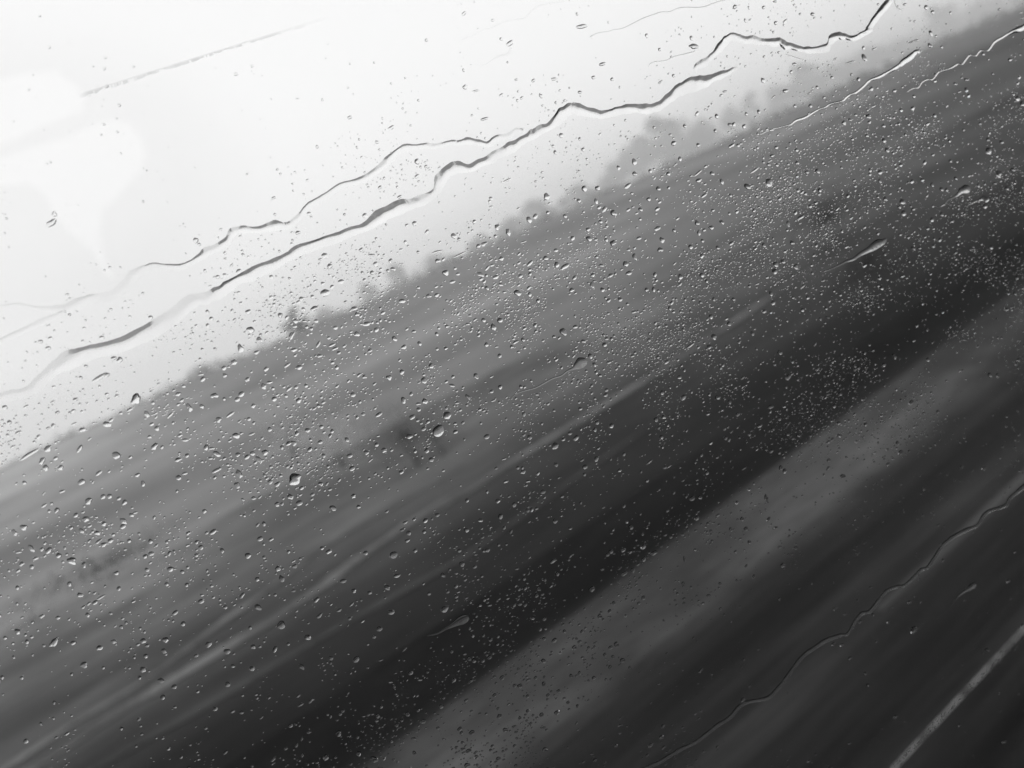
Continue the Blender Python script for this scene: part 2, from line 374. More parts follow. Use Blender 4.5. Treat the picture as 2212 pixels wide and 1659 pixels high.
# --- rivulets: pairs of points on the upper and lower edge of the water
def conv(ox, oy, k, pts):            # a zoomed view with its corner at (ox, oy) and k frame units per pixel
    X0, Y0 = ox/4000*W0, oy/4000*W0
    return [tuple(c for i in range(0, len(p), 2) for c in (X0+p[i]*k, Y0+p[i+1]*k)) for p in pts]
def smooth_path(A, n):
    """Catmull-Rom through the rows of A, n points per span."""
    A = np.array(A, float); P = np.vstack([2*A[0]-A[1], A, 2*A[-1]-A[-2]]); outp = []
    for i in range(1, len(P)-2):
        for s in np.linspace(0, 1, n, endpoint=False):
            p0, p1, p2, p3 = P[i-1], P[i], P[i+1], P[i+2]
            outp.append(.5*((2*p1)+(-p0+p2)*s+(2*p0-5*p1+4*p2-p3)*s*s+(-p0+3*p1-3*p2+p3)*s**3))
    outp.append(A[-1]); return np.array(outp)
RIV_QUADS = []
def rivulet_mesh(name, pairs, hk=.38, per=6, hprof=((0, 1), (1, 1)), rough=.09, seed=1, nc=9, skew=.70, ridge=False, dome=False):
    r = np.random.default_rng(seed)
    P = smooth_path(pairs, per)
    A, B = P[:, :2].copy(), P[:, 2:].copy()
    for a, b2 in zip(pairs[:-1], pairs[1:]):
        RIV_QUADS.append((min(a[0], a[2], b2[0], b2[2])-2, max(a[0], a[2], b2[0], b2[2])+2, a, b2))
    n = len(A); wv = np.linalg.norm(B-A, axis=1)
    # ragged contact lines
    def jag(L):
        z = r.normal(0, 1, n+8); z = np.convolve(z, [.2, .3, .3, .2], 'same')[4:-4]; return z*L
    dirv = (B-A)/np.maximum(wv, 1e-6)[:, None]
    A += dirv*(jag(rough)*np.minimum(wv, 26))[:, None]; B += dirv*(jag(rough)*np.minimum(wv, 26))[:, None]
    hvar = 1+.34*np.convolve(r.normal(0, 1, n+16), np.ones(9)/4, 'same')[8:-8]
    slow = np.convolve(r.normal(0, 1, n+60), np.ones(31)/5.6, 'same')[30:-30]
    hvar = np.clip(hvar*(1+.16*slow) if ridge else hvar, .22, 1.5)
    hvar = hvar; hvar = np.minimum(hvar, 1.12)*np.interp(np.linspace(0, 1, n), *zip(*hprof))
    apex = np.clip(.40+.13*np.convolve(r.normal(0, 1, n+16), np.ones(9)/3, 'same')[8:-8], .2, .62)
    ends = np.minimum(1, np.minimum(np.arange(n)+.0, np.arange(n)[::-1])/2.0); ends[0] = ends[-1] = 0.02
    V, Fc = [], []
    for i in range(n):
        ua, ub = uv(*A[i]), uv(*B[i]); ww = np.linalg.norm(ub-ua)
        for j in range(nc):
            s = .5-.5*math.cos(math.pi*j/(nc-1)); q = 2*s-1
            
            if ridge:
                a_ = apex[i]; x1, x2 = s/a_, (1-s)/(1-a_); pr_ = -math.log(math.exp(-5*x1)+math.exp(-5*x2))/5
                hh = hk*ww*hvar[i]*max(0, pr_)*ends[i]
            elif dome: hh = hk*ww/2*max(0, 1-q*q)**.75*ends[i]
            else: hh = hk*ww/2*min(1.3, max(.7, hvar[i]))*math.sin(math.pi*s**skew)*ends[i]
            p = ua+(ub-ua)*s; V.append(world_from_uv(p[0], p[1], hh if 0 < j < nc-1 else 0.0))
    for i in range(n-1):
        for j in range(nc-1): Fc.append((i*nc+j, (i+1)*nc+j, (i+1)*nc+j+1, i*nc+j+1))
    s0 = len(V)
    for i in range(n):
        V.append(V[i*nc]); V.append(V[i*nc+nc-1])
    for i in range(n-1): Fc.append((s0+2*i, s0+2*i+1, s0+2*i+3, s0+2*i+2))
    return fix(mesh_from(name, V, Fc, m_water), len(Fc)-(n-1))
def fix(me, nfront):
    """Front faces look out of the pane, back faces look in; the back is flat shaded."""
    import bmesh
    bm = bmesh.new(); bm.from_mesh(me); bm.faces.ensure_lookup_table(); pn = Vector(PN)
    for i, f in enumerate(bm.faces):
        f.normal_update()
        if (f.normal @ pn > 0) != (i < nfront): f.normal_flip()
        if i >= nfront: f.smooth = False
    bm.to_mesh(me); bm.free(); return me
def by_centre(pts):                   # (x, y, width) along the middle -> pairs
    P = [np.array(p[:2], float) for p in pts]; outp = []
    for i, p in enumerate(pts):
        d = P[min(i+1, len(P)-1)]-P[max(i-1, 0)]; nrm = np.array([-d[1], d[0]]); nrm = nrm/max(np.linalg.norm(nrm), 1e-6)
        if nrm[1] > 0: nrm = -nrm
        outp.append((*(P[i]+nrm*p[2]/2), *(P[i]-nrm*p[2]/2)))
    return outp
def convc(ox, oy, k, pts):
    return [(ox/4000*W0+p[0]*k, oy/4000*W0+p[1]*k, p[2]*k) for p in pts]
k2, k3, k25 = .2, 1/3, .25
R_top = conv(3200, 0, k2, [(735, -40, 850, -30), (715, 0, 815, 5), (600, 150, 715, 120), (520, 270, 605, 262), (470, 340, 560, 352), (350, 380, 372, 442), (270, 357, 285, 428), (190, 345, 212, 432), (110, 380, 150, 470), (65, 470, 92, 560)]) \
      + conv(2400, 0, k2, [(2140, 508, 2145, 575), (2040, 500, 2040, 567), (1900, 462, 1893, 535), (1820, 422, 1815, 520), (1755, 404, 1760, 508), (1620, 418, 1620, 492), (1500, 390, 1490, 480), (1400, 375, 1380, 470),
                            (1290, 355, 1290, 455), (1215, 372, 1240, 462), (1150, 430, 1200, 505), (1085, 525, 1125, 595), (1005, 600, 1020, 690), (900, 670, 930, 740), (850, 720, 872, 790)])
R_main = conv(2400, 0, k2, [(1325, 722, 1325, 738), (1220, 745, 1215, 830), (1080, 792, 1080, 880), (960, 808, 985, 945), (850, 820, 862, 985), (720, 885, 745, 1025), (620, 970, 650, 1090), (510, 1060, 545, 1160), (420, 1115, 445, 1210),
                             (310, 1126, 360, 1226), (140, 1130, 190, 1221), (0, 1165, 15, 1255)]) \
       + conv(1600, 0, k2, [(2075, 1192, 2085, 1282), (1930, 1147, 1945, 1255), (1800, 1113, 1812, 1243), (1735, 1117, 1735, 1238), (1620, 1160, 1680, 1292), (1550, 1260, 1615, 1360), (1430, 1340, 1480, 1430), (1340, 1388, 1355, 1510)]) \
       + conv(1333, 0, k3, [(1195, 862, 1207, 920), (1110, 905, 1125, 980), (1030, 955, 1062, 1012), (940, 1005, 962, 1060), (835, 1060, 850, 1116), (760, 1047, 790, 1122), (690, 1065, 722, 1142), (612, 1130, 655, 1205), (588, 1222, 622, 1268),
                             (480, 1270, 540, 1322), (380, 1290, 422, 1372), (290, 1330, 332, 1412), (200, 1388, 260, 1452), (110, 1455, 150, 1502), (10, 1488, 20, 1556)]) \
       + conv(0, 0, k3, [(2060, 1548, 2100, 1602), (1930, 1592, 1962, 1652)]) \
       + conv(0, 1000, k3, [(1800, 5, 1850, 52), (1640, 72, 1682, 140), (1480, 155, 1532, 212), (1400, 200, 1442, 270), (1310, 232, 1352, 306), (1220, 248, 1270, 332), (1172, 285, 1195, 395), (1050, 370, 1102, 470), (900, 460, 952, 560), (700, 550, 762, 632),
                             (530, 585, 572, 682), (395, 630, 425, 742), (335, 690, 340, 800), (255, 770, 275, 862), (150, 850, 182, 912), (0, 885, 0, 960), (-90, 920, -90, 985)])
R_up = conv(1600, 0, k2, [(1240, 1398, 1240, 1445), (1200, 1382, 1210, 1440), (1140, 1382, 1150, 1440), (1060, 1435, 1090, 1490), (930, 1465, 950, 1530), (840, 1522, 868, 1588), (730, 1502, 758, 1570), (610, 1485, 636, 1558), (530, 1515, 540, 1575),
                           (450, 1510, 445, 1570), (270, 1548, 272, 1608), (190, 1540, 190, 1600), (50, 1558, 50, 1620)]) \
     + conv(1333, 0, k3, [(380, 945, 392, 987), (310, 1005, 342, 1042), (240, 1065, 272, 1102), (120, 1145, 152, 1187), (0, 1180, 5, 1226)]) \
     + conv(0, 0, k3, [(2100, 1250, 2122, 1292), (2000, 1310, 2022, 1352), (1930, 1375, 1952, 1422), (1860, 1435, 1880, 1478), (1790, 1432, 1805, 1490), (1660, 1465, 1670, 1512), (1560, 1463, 1572, 1512), (1485, 1485, 1520, 1532), (1455, 1545, 1490, 1592),
                         (1330, 1605, 1370, 1660)]) \
     + conv(0, 1000, k3, [(1255, 8, 1310, 28), (1150, 50, 1195, 87), (990, 45, 1000, 102), (900, 72, 932, 117), (820, 115, 878, 170), (740, 210, 790, 262), (640, 250, 670, 300)])
R_left = conv(0, 1000, k3, [(640, 240, 660, 290), (520, 262, 560, 322), (390, 318, 400, 366), (235, 324, 238, 350), (120, 303, 122, 328), (0, 318, 0, 342), (-60, 318, -60, 342)])
R_left2 = conv(0, 1000, k3, [(420, 340, 440, 380), (330, 380, 345, 415), (200, 432, 210, 476), (0, 535, 0, 580), (-60, 570, -60, 612)])
R_short = conv(3200, 0, k2, [(1082, 535, 1092, 572), (1040, 535, 1052, 592), (978, 580, 1008, 642), (900, 642, 932, 688), (850, 690, 872, 728), (760, 752, 778, 782), (650, 810, 660, 840), (540, 856, 552, 882), (480, 915, 492, 938), (390, 987, 402, 1010), (310, 1022, 322, 1042),
                              (240, 1082, 252, 1102), (120, 1112, 130, 1134), (60, 1150, 62, 1170)]) \
        + conv(2400, 0, k2, [(2190, 1180, 2192, 1198), (2060, 1252, 2072, 1274), (1960, 1288, 1970, 1308), (1900, 1335, 1908, 1350), (1820, 1360, 1824, 1374), (1720, 1386, 1723, 1397), (1650, 1411, 1653, 1421), (1580, 1450, 1581, 1456)])
R_far = conv(3200, 0, k2, [(2260, 225, 2280, 290), (2195, 262, 2215, 320), (2150, 282, 2168, 345), (2080, 322, 2100, 360), (1990, 382, 2002, 406), (1890, 441, 1902, 462), (1820, 535, 1830, 553), (1740, 540, 1745, 557), (1690, 594, 1695, 609), (1620, 590, 1626, 607),
                            (1545, 684, 1550, 699), (1500, 680, 1505, 696), (1410, 730, 1415, 747), (1290, 770, 1296, 787), (1264, 799, 1271, 814), (1220, 849, 1226, 864), (1170, 849, 1175, 863), (1110, 880, 1115, 894), (1070, 937, 1075, 951), (1010, 949, 1013, 961), (945, 992, 948, 998)])
R_low = by_centre([(2290, 985, 9), (2225, 1040, 9)] + convc(2666, 1000, k3, [(2130, 1560, 26), (2100, 1610, 26), (2050, 1632, 24), (1985, 1655, 24)]) + convc(3000, 2000, k25, [(1860, 40, 32), (1810, 115, 30), (1720, 152, 32), (1600, 215, 30), (1520, 282, 30), (1480, 332, 28), (1440, 392, 28), (1380, 477, 28), (1320, 503, 26), (1190, 628, 26), (1110, 645, 28), (1020, 686, 30),
    (962, 755, 32), (880, 855, 34), (810, 876, 34), (752, 945, 32), (690, 1052, 28), (620, 1064, 28), (500, 1108, 32), (400, 1174, 34), (320, 1226, 34), (252, 1304, 34), (182, 1402, 34), (102, 1502, 34), (0, 1602, 34)])
    + convc(2000, 2000, .5, [(1000, 828, 17), (940, 888, 17), (890, 920, 16), (800, 990, 16), (740, 1020, 15), (690, 1048, 15), (620, 1088, 15), (540, 1120, 14)]))
TAILS = [
 (convc(1600, 1200, k2, [(1915, 572, 30), (1890, 585, 90), (1850, 600, 118), (1805, 635, 80), (1770, 660, 34), (1700, 692, 20), (1640, 738, 18), (1540, 772, 17), (1440, 828, 17), (1360, 870, 16), (1280, 892, 14), (1180, 922, 13), (1120, 960, 11), (1078, 1005, 7)]), "big round-headed drop with a long thin tail over the middle of the field"),
 (convc(3200, 600, k2, [(1632, 368, 36), (1608, 378, 84), (1575, 385, 92), (1530, 402, 66), (1490, 445, 36), (1440, 476, 24), (1390, 500, 18), (1350, 550, 16), (1288, 577, 9)]), "plump drop trailing a crooked tail, upper one of the tailed pair"),
 (convc(3200, 600, k2, [(1832, 505, 30), (1812, 495, 66), (1775, 482, 60), (1735, 498, 26), (1660, 530, 15), (1572, 573, 7)]), "smaller drop with a straight thin tail, lower one of the tailed pair"),
 (convc(3200, 600, k2, [(728, 918, 20), (690, 950, 62), (640, 970, 92), (585, 1005, 84), (530, 1040, 60), (450, 1082, 44), (370, 1138, 32), (290, 1166, 26), (200, 1212, 22), (100, 1256, 15), (8, 1288, 7)]), "long thick slug-shaped drop tapering into a wavy tail"),
 (convc(1600, 2400, k2, [(640, 30, 40), (610, 40, 86), (560, 62, 100), (500, 95, 66), (440, 130, 40), (390, 155, 28), (335, 188, 22), (290, 210, 18), (190, 232, 9)]), "big slanting drop with short tail on the dark ditch edge"),
 (convc(3000, 2000, k25, [(1800, 612, 22), (1775, 632, 50), (1745, 655, 46), (1690, 692, 22), (1630, 742, 15), (1550, 842, 11), (1462, 922, 6)]), "faint drop with a thin tail over the dark road"),
]
THIN = [
 (convc(1600, 0, k2, [(1945, 415, 14), (1970, 398, 30), (2010, 371, 17), (2080, 350, 13), (2150, 343, 12)]) + convc(2400, 0, k2, [(0, 322, 13), (80, 315, 15), (190, 262, 16), (320, 200, 20), (500, 138, 22), (590, 134, 20), (720, 88, 18), (940, 84, 18), (1060, 44, 17), (1170, 12, 17), (1260, -10, 17)]), .3, "thin pale rivulet crossing the sky above the crooked one"),
 (convc(2400, 0, k2, [(372, 712, 7), (392, 692, 15), (450, 668, 15), (550, 658, 14), (650, 612, 14), (740, 592, 17), (850, 566, 22), (880, 545, 12)]), .3, "short hair-thin rivulet in the sky left of the crooked one"),
 (convc(1600, 0, k2, [(540, 432, 9), (680, 382, 15), (830, 312, 18), (900, 300, 18), (1000, 242, 18), (1200, 202, 18), (1255, 192, 18), (1360, 84, 16), (1500, 42, 15), (1690, 6, 14), (1760, -14, 12)]), .16, "very faint rivulet stepping across the brightest sky"),
 (convc(1600, 0, k2, [(720, 705, 9), (815, 698, 15), (880, 655, 18), (960, 612, 20), (1030, 596, 22), (1080, 560, 30), (1090, 500, 24)]), .16, "faint short rivulet under the small ring of drops in the sky"),
 (convc(3200, 0, k2, [(812, -10, 16), (832, 60, 15), (868, 104, 14), (912, 96, 8)]), .3, "small hooked thread of water beside the crooked rivulet's top"),
 (convc(2400, 0, k2, [(1845, 588, 8), (1920, 612, 13), (1990, 634, 12), (2050, 650, 7)]), .3, "short thread of water under the crooked rivulet's lowest bend"),
]
def rivulet(pairs, label, hk, **kw):
    me = rivulet_mesh('rivulet', pairs, hk, **kw)
    return tag(link('rivulet', me), label, 'rivulet', 'rivulets running across the glass')
rivulet(R_top, "crooked broad rivulet falling in bends from the top edge", .215, seed=2, ridge=True, rough=.12, nc=15)
rivulet(R_main, "longest and broadest rivulet, running from mid sky to the side edge", .20, seed=3, ridge=True, rough=.12, hprof=((0, .6), (.05, 1), (.09, .5), (.14, 1), (.48, 1), (.52, .5), (.56, 1), (.74, 1), (.78, .33), (.82, .36), (.86, .6), (.90, .55), (.93, .25), (1, .25)), nc=15)
rivulet(R_up, "narrower rivulet branching off above the longest one", .20, seed=4, ridge=True, rough=.12, hprof=((0, 1), (.8, 1), (.9, .6), (1, .3)), nc=15)
rivulet(R_left, "faint flat rivulet ending at the side edge, upper of two", .11, ridge=True, seed=5)
rivulet(R_left2, "faint flat rivulet ending at the side edge, lower of two", .09, ridge=True, seed=6)
rivulet(R_short, "bright rivulet with a thick dark head over the skyline trees", .78, seed=7, per=5)
rivulet(R_far, "thin bright zigzag rivulet starting at the right-hand edge", .72, seed=8, per=5)
rivulet(R_low, "long dark wavy rivulet over the road in the lowest corner", .60, dome=True, seed=9, per=5)
for i, (pts, lab) in enumerate(TAILS):
    me = rivulet_mesh('tailed_drop', by_centre(pts), (.42, .42, .40, .44, .34, .42)[i], per=5, rough=.02, seed=20+i, nc=11)
    tag(link('tailed_drop', me), lab, 'raindrop', 'drops running with a tail behind them')
for i, (pts, hk, lab) in enumerate(THIN): rivulet(by_centre(pts), lab, hk, per=5, seed=40+i, nc=7)

# --- drops
def blob(nr, ns, irr, seed, kind=0):
    """A drop one unit in radius lying on the XY plane, +Z out of the pane: outline, dome and flat back."""
    r = np.random.default_rng(seed); th = np.arange(ns)*2*math.pi/ns
    rad = np.ones(ns)
    for h in (2, 3, 4, 5): rad += irr/h**.8*r.normal()*np.cos(h*th+r.uniform(0, 6.28))
    if kind == 1: rad *= 1-.28*np.maximum(0, np.cos(th))**1.5                      # pointed egg
    if kind == 2: rad *= 1-.33*np.maximum(0, np.cos(th-1.6))**3                     # bean
    if kind == 3: rad *= 1-.42*np.exp(-((np.mod(th+math.pi, 6.283)-math.pi-.4)/.8)**2)   # peanut waist one side
    rad = np.clip(rad, .45, 1.35)
    off = np.array([r.normal(0, .1), r.normal(0, .1)])
    V = [(off[0], off[1], 1.0)]; Fc = []
    for i in range(1, nr+1):
        q = math.sin(math.pi/2*i/nr); z = max(0, 1-q*q)**.97
        for j in range(ns):
            V.append((rad[j]*q*math.cos(th[j])+off[0]*(1-q), rad[j]*q*math.sin(th[j])+off[1]*(1-q), z if i < nr else 0))
    for j in range(ns): Fc.append((0, 1+j, 1+(j+1) % ns))
    for i in range(nr-1):
        for j in range(ns):
            a = 1+i*ns+j; b_ = 1+i*ns+(j+1) % ns; Fc.append((a, a+ns, b_+ns, b_))
    s = len(V); V += [(rad[j]*math.cos(th[j]), rad[j]*math.sin(th[j]), 0) for j in range(ns)]
    Fc.append(tuple(range(s+ns-1, s-1, -1)))
    return np.array(V), Fc

D = []       # (x, y, length, breadth, slant) in the measured frame
def add(ox, oy, k, pts):
    X0, Y0 = ox/4000*W0, oy/4000*W0
    for p in pts:
        x, y, a = p[:3]; b_ = p[3] if len(p) > 3 else a; an = p[4] if len(p) > 4 else 0
        D.append((X0+x*k, Y0+y*k, a*k*.94, b_*k*.94, an))
add(0, 1500, .2, [(1475,155,150,110,60),(890,495,75,55,20),(1925,110,65,50,0),(1970,175,70,40,20),(2040,255,110,60,-60),(1585,325,85,50,-60),(1840,335,100,30,45),(1150,435,120,60,-10),(1200,390,70,35,40),(1400,275,80,40,30),(415,570,70,40,30),(300,770,290,45,30),(510,700,120,70,35),
 (860,700,95,50,50),(1260,775,120,80,-50),(1670,675,100,60,45),(1640,435,60,40,20),(1695,480,65,50,-50),(455,830,100,55,60),(490,910,85,65,80),(655,905,65,55,-45),(1920,820,90,50,25),(2005,605,90,35,0),(1060,965,110,40,35),(885,1055,110,60,30),(1480,985,75,45,25),(1410,790,60,35,35),
 (1930,1015,75,60,-60),(265,1070,60,45,-50),(1545,1080,85,45,-80),(670,1160,75,35,20),(1115,1215,80,50,30),(955,1265,95,65,50),(1285,1235,65,40,30),(1345,1280,70,50,50),(480,1310,95,30,35),(615,1360,80,50,55),(825,1415,75,50,30),(925,1460,85,60,10),(1330,1475,105,60,-50),(1420,1415,60,45,-20),
 (1665,1440,60,35,70),(2000,965,85,30,20),(250,1550,95,65,15),(155,1605,85,50,-60),(880,1590,80,50,-60),(1120,1510,70,50,10),(280,245,75,35,30),(145,675,85,30,25),(800,430,75,25,25),(1155,110,60,35,25)])
add(800, 900, .2, [(1295,275,80,65,0),(1300,675,110,85,10),(500,1075,95,80,0),(385,1275,100,65,-70),(1190,840,110,55,25),(1065,850,50,40,-40),(980,980,60,55,0),(590,1180,80,55,-40),(935,1140,110,60,60),(1230,1225,100,40,55),(1370,1240,100,35,25),(960,1290,75,50,25),(315,1425,75,60,10),(205,1490,70,50,45),(220,1570,60,50,-30),
 (1755,1010,115,55,5),(1850,1075,70,50,25),(1645,1120,75,60,20),(1240,1355,65,40,15),(1780,1300,75,40,30),(890,1455,90,35,35),(660,1500,75,45,40),(1020,1480,65,55,0),(460,1610,60,50,45),(2050,1175,80,50,-60),(2150,1260,65,50,20),(470,880,60,65,-70),(70,955,50,50,0),(30,880,55,45,0),(1430,150,60,40,40),(2010,330,55,55,0),(1350,385,60,60,-50),(1990,1590,65,55,-20),(1720,1580,60,50,0),(2125,1530,60,60,0),(700,1640,70,40,0)])
add(1600, 600, .2, [(1480,465,75,75,0),(1885,375,85,60,-55),(2030,375,60,60,0),(1830,510,65,45,-30),(2015,515,70,40,-75),(2105,600,80,45,60),(1290,715,80,55,-60),(1360,675,80,50,50),(945,795,70,60,-30),(1065,850,85,55,-70),(1680,675,55,45,20),(1495,640,50,45,-20),(1935,915,85,55,-50),(2200,970,80,70,-30),(2205,640,80,70,-50),(740,1000,65,45,30),
 (805,975,80,45,25),(305,1160,65,50,15),(385,1290,80,70,40),(765,1305,90,45,-25),(840,1235,80,30,50),(990,1135,60,50,30),(1470,1130,60,55,10),(1185,1080,60,30,45),(1685,1215,140,50,30),(1300,1185,95,40,45),(525,1300,55,35,10),(930,1335,65,50,10),(835,1455,50,55,0),(810,1380,60,35,40),(1165,1505,80,70,-20),(985,1415,60,35,-10),(205,1540,60,55,10),
 (290,1530,65,45,20),(1580,1045,50,45,0),(1760,915,50,55,-30),(1970,1420,75,45,-60),(1750,1475,60,50,40),(2080,1470,60,50,0),(1975,1310,55,50,-20),(555,1085,200,22,25),(1230,955,70,25,15),(2070,1210,55,45,0),(1390,1590,50,50,0),(55,755,60,55,0),(700,735,45,50,-40),(1060,285,120,25,25),(290,1060,150,26,12),(880,485,55,40,-20)])
add(2400, 500, .2, [(640,165,55,60,0),(215,365,85,50,-65),(45,425,65,45,-75),(215,495,60,55,0),(710,335,55,50,-20),(585,495,55,50,10),(905,185,45,50,0),(1265,195,85,45,30),(145,625,95,45,40),(390,465,50,50,0),(475,655,55,50,-20),(1670,590,110,75,-60),(1435,635,90,60,-30),(1160,580,70,40,-70),(1790,760,70,40,35),(895,1030,70,50,-50),(1050,1075,65,50,10),
 (1160,1020,55,50,-30),(915,1130,65,45,-65),(515,1210,70,50,-50),(220,1390,85,45,-65),(125,1470,80,60,-40),(495,1315,70,50,10),(265,1190,60,40,10),(465,1085,85,45,25),(945,1380,55,55,-40),(1120,1295,65,40,-30),(1740,1470,75,60,-30),(1960,1500,60,60,0),(1820,1440,50,60,-70),(710,1605,65,60,-20),(945,1590,55,55,-20),(1615,1265,55,45,-30),(1525,1300,55,40,10),
 (1920,1240,55,50,-20),(1875,1030,75,40,-65),(1665,395,45,40,0),(1975,380,55,45,-50),(1055,490,55,45,-20),(905,485,120,25,40),(1510,460,150,25,35),(1955,915,60,40,70),(965,730,95,35,35),(370,770,50,45,0),(2195,465,60,50,-40),(1510,890,55,40,40),(440,1585,55,50,-30),(1735,1550,80,60,-40),(2175,810,50,35,10)])
add(800, 1500, .2, [(635,25,70,60,-50),(105,130,95,65,15),(395,110,75,60,30),(905,55,100,35,35),(1010,180,70,60,10),(1600,115,60,55,-30),(2145,175,75,55,-70),(275,330,115,35,35),(150,385,65,65,30),(520,235,60,50,0),(340,555,90,70,-20),(505,540,85,30,20),(990,535,65,50,20),(1110,500,60,55,0),(700,490,55,50,0),(960,640,70,50,-40),(650,740,70,65,20),(835,685,50,50,0),
 (585,815,100,50,-45),(515,750,60,50,-20),(360,765,70,50,-40),(960,1030,180,130,25),(895,890,60,35,30),(120,935,150,40,25),(150,990,90,55,-30),(370,970,110,60,-60),(345,1090,85,65,-60),(925,1215,75,65,-30),(1020,1285,80,60,10),(1385,1340,75,60,-40),(1605,1210,60,50,40),(1250,1080,60,50,-30),(85,1600,110,50,40),(1285,775,60,45,-40),(780,1300,60,50,-40),
 (1970,1375,65,30,25),(1790,825,70,25,40),(1935,715,65,55,0),(1745,740,60,50,-30),(640,1510,55,50,0),(1535,600,60,45,-45),(1355,560,50,50,-40),(1710,325,50,40,0),(130,755,90,55,-30),(1660,1325,50,40,0)])
add(0, 2100, .2, [(340,115,100,60,-55),(525,140,90,60,45),(1065,40,95,35,35),(1190,35,80,50,30),(1395,35,50,45,0),(230,285,75,50,20),(200,355,80,35,35),(345,315,65,50,15),(770,245,120,90,-30),(905,295,55,60,0),(1255,385,70,45,40),(1840,340,75,60,10),(2120,190,45,45,0),(190,540,55,50,15),(860,620,85,55,0),(1090,645,125,25,30),(1285,550,60,50,0),(190,1015,70,65,30),
 (580,1130,130,80,50),(625,865,60,40,10),(945,835,55,50,-50),(1225,1120,75,50,-30),(1075,1190,70,60,0),(1545,1115,75,55,0),(1785,1100,80,70,-40),(1980,930,70,50,25),(905,1375,90,65,15),(1545,1425,70,65,-30),(1770,1225,60,60,-40),(25,1510,50,50,0),(1740,1545,90,50,-15),(235,1515,55,40,20),(290,1125,50,50,0),(900,750,65,30,35),(1885,1610,80,50,0),(1440,690,55,30,20)])
add(1600, 1200, .2, [(905,215,85,55,-60),(1360,195,55,50,20),(1660,265,95,70,-45),(625,185,45,40,10),(295,290,50,45,10),(230,635,70,60,10),(715,740,75,60,-40),(155,790,80,60,-55),(160,1015,75,65,-10),(410,1170,105,90,-30),(310,1335,150,120,30),(190,1550,65,60,10),(1570,1500,100,55,50),(1295,1405,60,50,-45),(830,405,50,50,0),(1665,1425,65,35,25),
 (20,935,60,45,50),(100,1105,60,45,-20),(1225,350,50,45,-30),(975,525,55,50,-20),(1955,530,70,50,-50),(2015,1640,70,50,40),(2180,1280,60,50,40),(460,845,75,35,-15),(495,1345,55,45,20),(395,445,55,40,0),(1875,370,55,50,0),(2055,740,45,45,0),(1995,620,50,50,-45),(885,750,55,22,30),(45,265,50,45,0),(630,970,80,40,-40),(1020,1640,70,25,15)])
add(2400, 1100, .2, [(350,90,55,50,-40),(425,85,50,55,0),(65,195,60,50,-20),(1045,380,65,50,-50),(1715,230,55,50,30),(1240,455,55,50,-20),(1075,595,65,60,-30),(1025,705,55,50,0),(1690,130,55,50,-60),(1075,190,45,45,0),(700,1035,50,55,0),(515,1200,50,50,0),(530,1460,55,55,0),(450,1490,55,50,-30),(820,690,130,28,35),(560,870,80,35,30),(1925,865,40,35,15),
 (1245,1300,50,45,-40),(2090,175,50,50,-30),(1490,560,50,50,-50),(600,290,60,40,-60),(640,325,45,35,20),(1385,1040,60,28,40),(2080,410,50,22,40),(1150,930,45,45,0),(2040,50,100,22,40),(1285,190,45,40,0),(290,585,55,20,30),(1350,650,45,35,30)])
add(3200, 0, .2, [(490,630,120,50,-60),(1155,80,55,50,-40),(1225,130,45,45,0),(480,515,60,35,75),(1205,355,90,40,-70),(1195,490,60,45,-30),(425,860,55,50,-45),(560,960,60,50,60),(265,1325,65,50,-60),(530,1260,65,65,0),(885,1190,50,45,50),(1010,1170,50,50,30),(1590,975,70,40,-75),(1615,1035,55,35,60),(2140,1065,70,60,-45),(700,1520,55,50,-40),(735,1620,60,50,-30),
 (345,670,150,22,15),(1005,450,120,20,25),(1245,1250,45,50,-50),(1590,860,60,30,-10),(1825,1510,55,45,-30),(1830,1630,80,70,-50),(1970,1535,50,45,0),(2195,1125,70,55,-60),(695,1360,50,40,0),(515,1465,40,45,0),(140,835,45,40,20),(350,805,35,35,0),(2060,645,50,40,0),(1470,905,50,30,-15),(585,1150,70,20,25)])
add(3200, 600, .2, [(1940,220,90,60,-45),(1115,285,45,45,0),(1140,100,55,50,-50),(1420,80,45,40,0),(715,490,50,50,-40),(310,460,45,50,-50),(1325,385,60,45,-20),(1380,390,50,40,50),(1220,335,50,40,-60),(865,575,45,45,-30),(895,520,80,60,0),(2090,175,50,50,0),(2030,375,45,50,0),(1325,655,50,45,-50),(655,295,50,40,-60),(1305,935,45,50,-60),(655,1345,50,45,0),
 (675,1455,45,45,0),(710,1085,40,40,0),(1500,975,40,40),(1620,240,50,25,25)])
add(2400, 0, .2, [(350,385,55,40,-70),(490,535,40,40,0),(835,415,70,40,-70),(860,500,110,60,0),(1305,75,60,50,50),(1415,225,60,30,-75),(1745,245,60,40,60),(1840,235,90,35,45),(1605,865,80,45,-70),(1105,1255,55,45,-60),(760,1360,45,45,0),(1250,1345,60,40,0),(1290,1345,50,50,-50),(1400,1365,50,50,-50),(1090,1415,50,40,-60),(1425,1230,40,40),(1560,1210,60,40,-70),(2115,1145,45,50,-50),(1950,1145,40,40),(1910,775,35,45,-50)])
add(1600, 0, .2, [(1810,150,35,35),(1860,285,140,50,10),(1085,470,100,60,35),(990,425,50,35,-60),(600,940,60,50,20),(720,980,110,22,10),(1215,1055,60,30,35),(1155,860,55,25,10),(1990,835,60,40,15),(1840,995,55,35,15),(1420,1040,70,40,-60),(2190,855,50,40,20),(1575,1645,50,45),(1840,1500,40,40)])
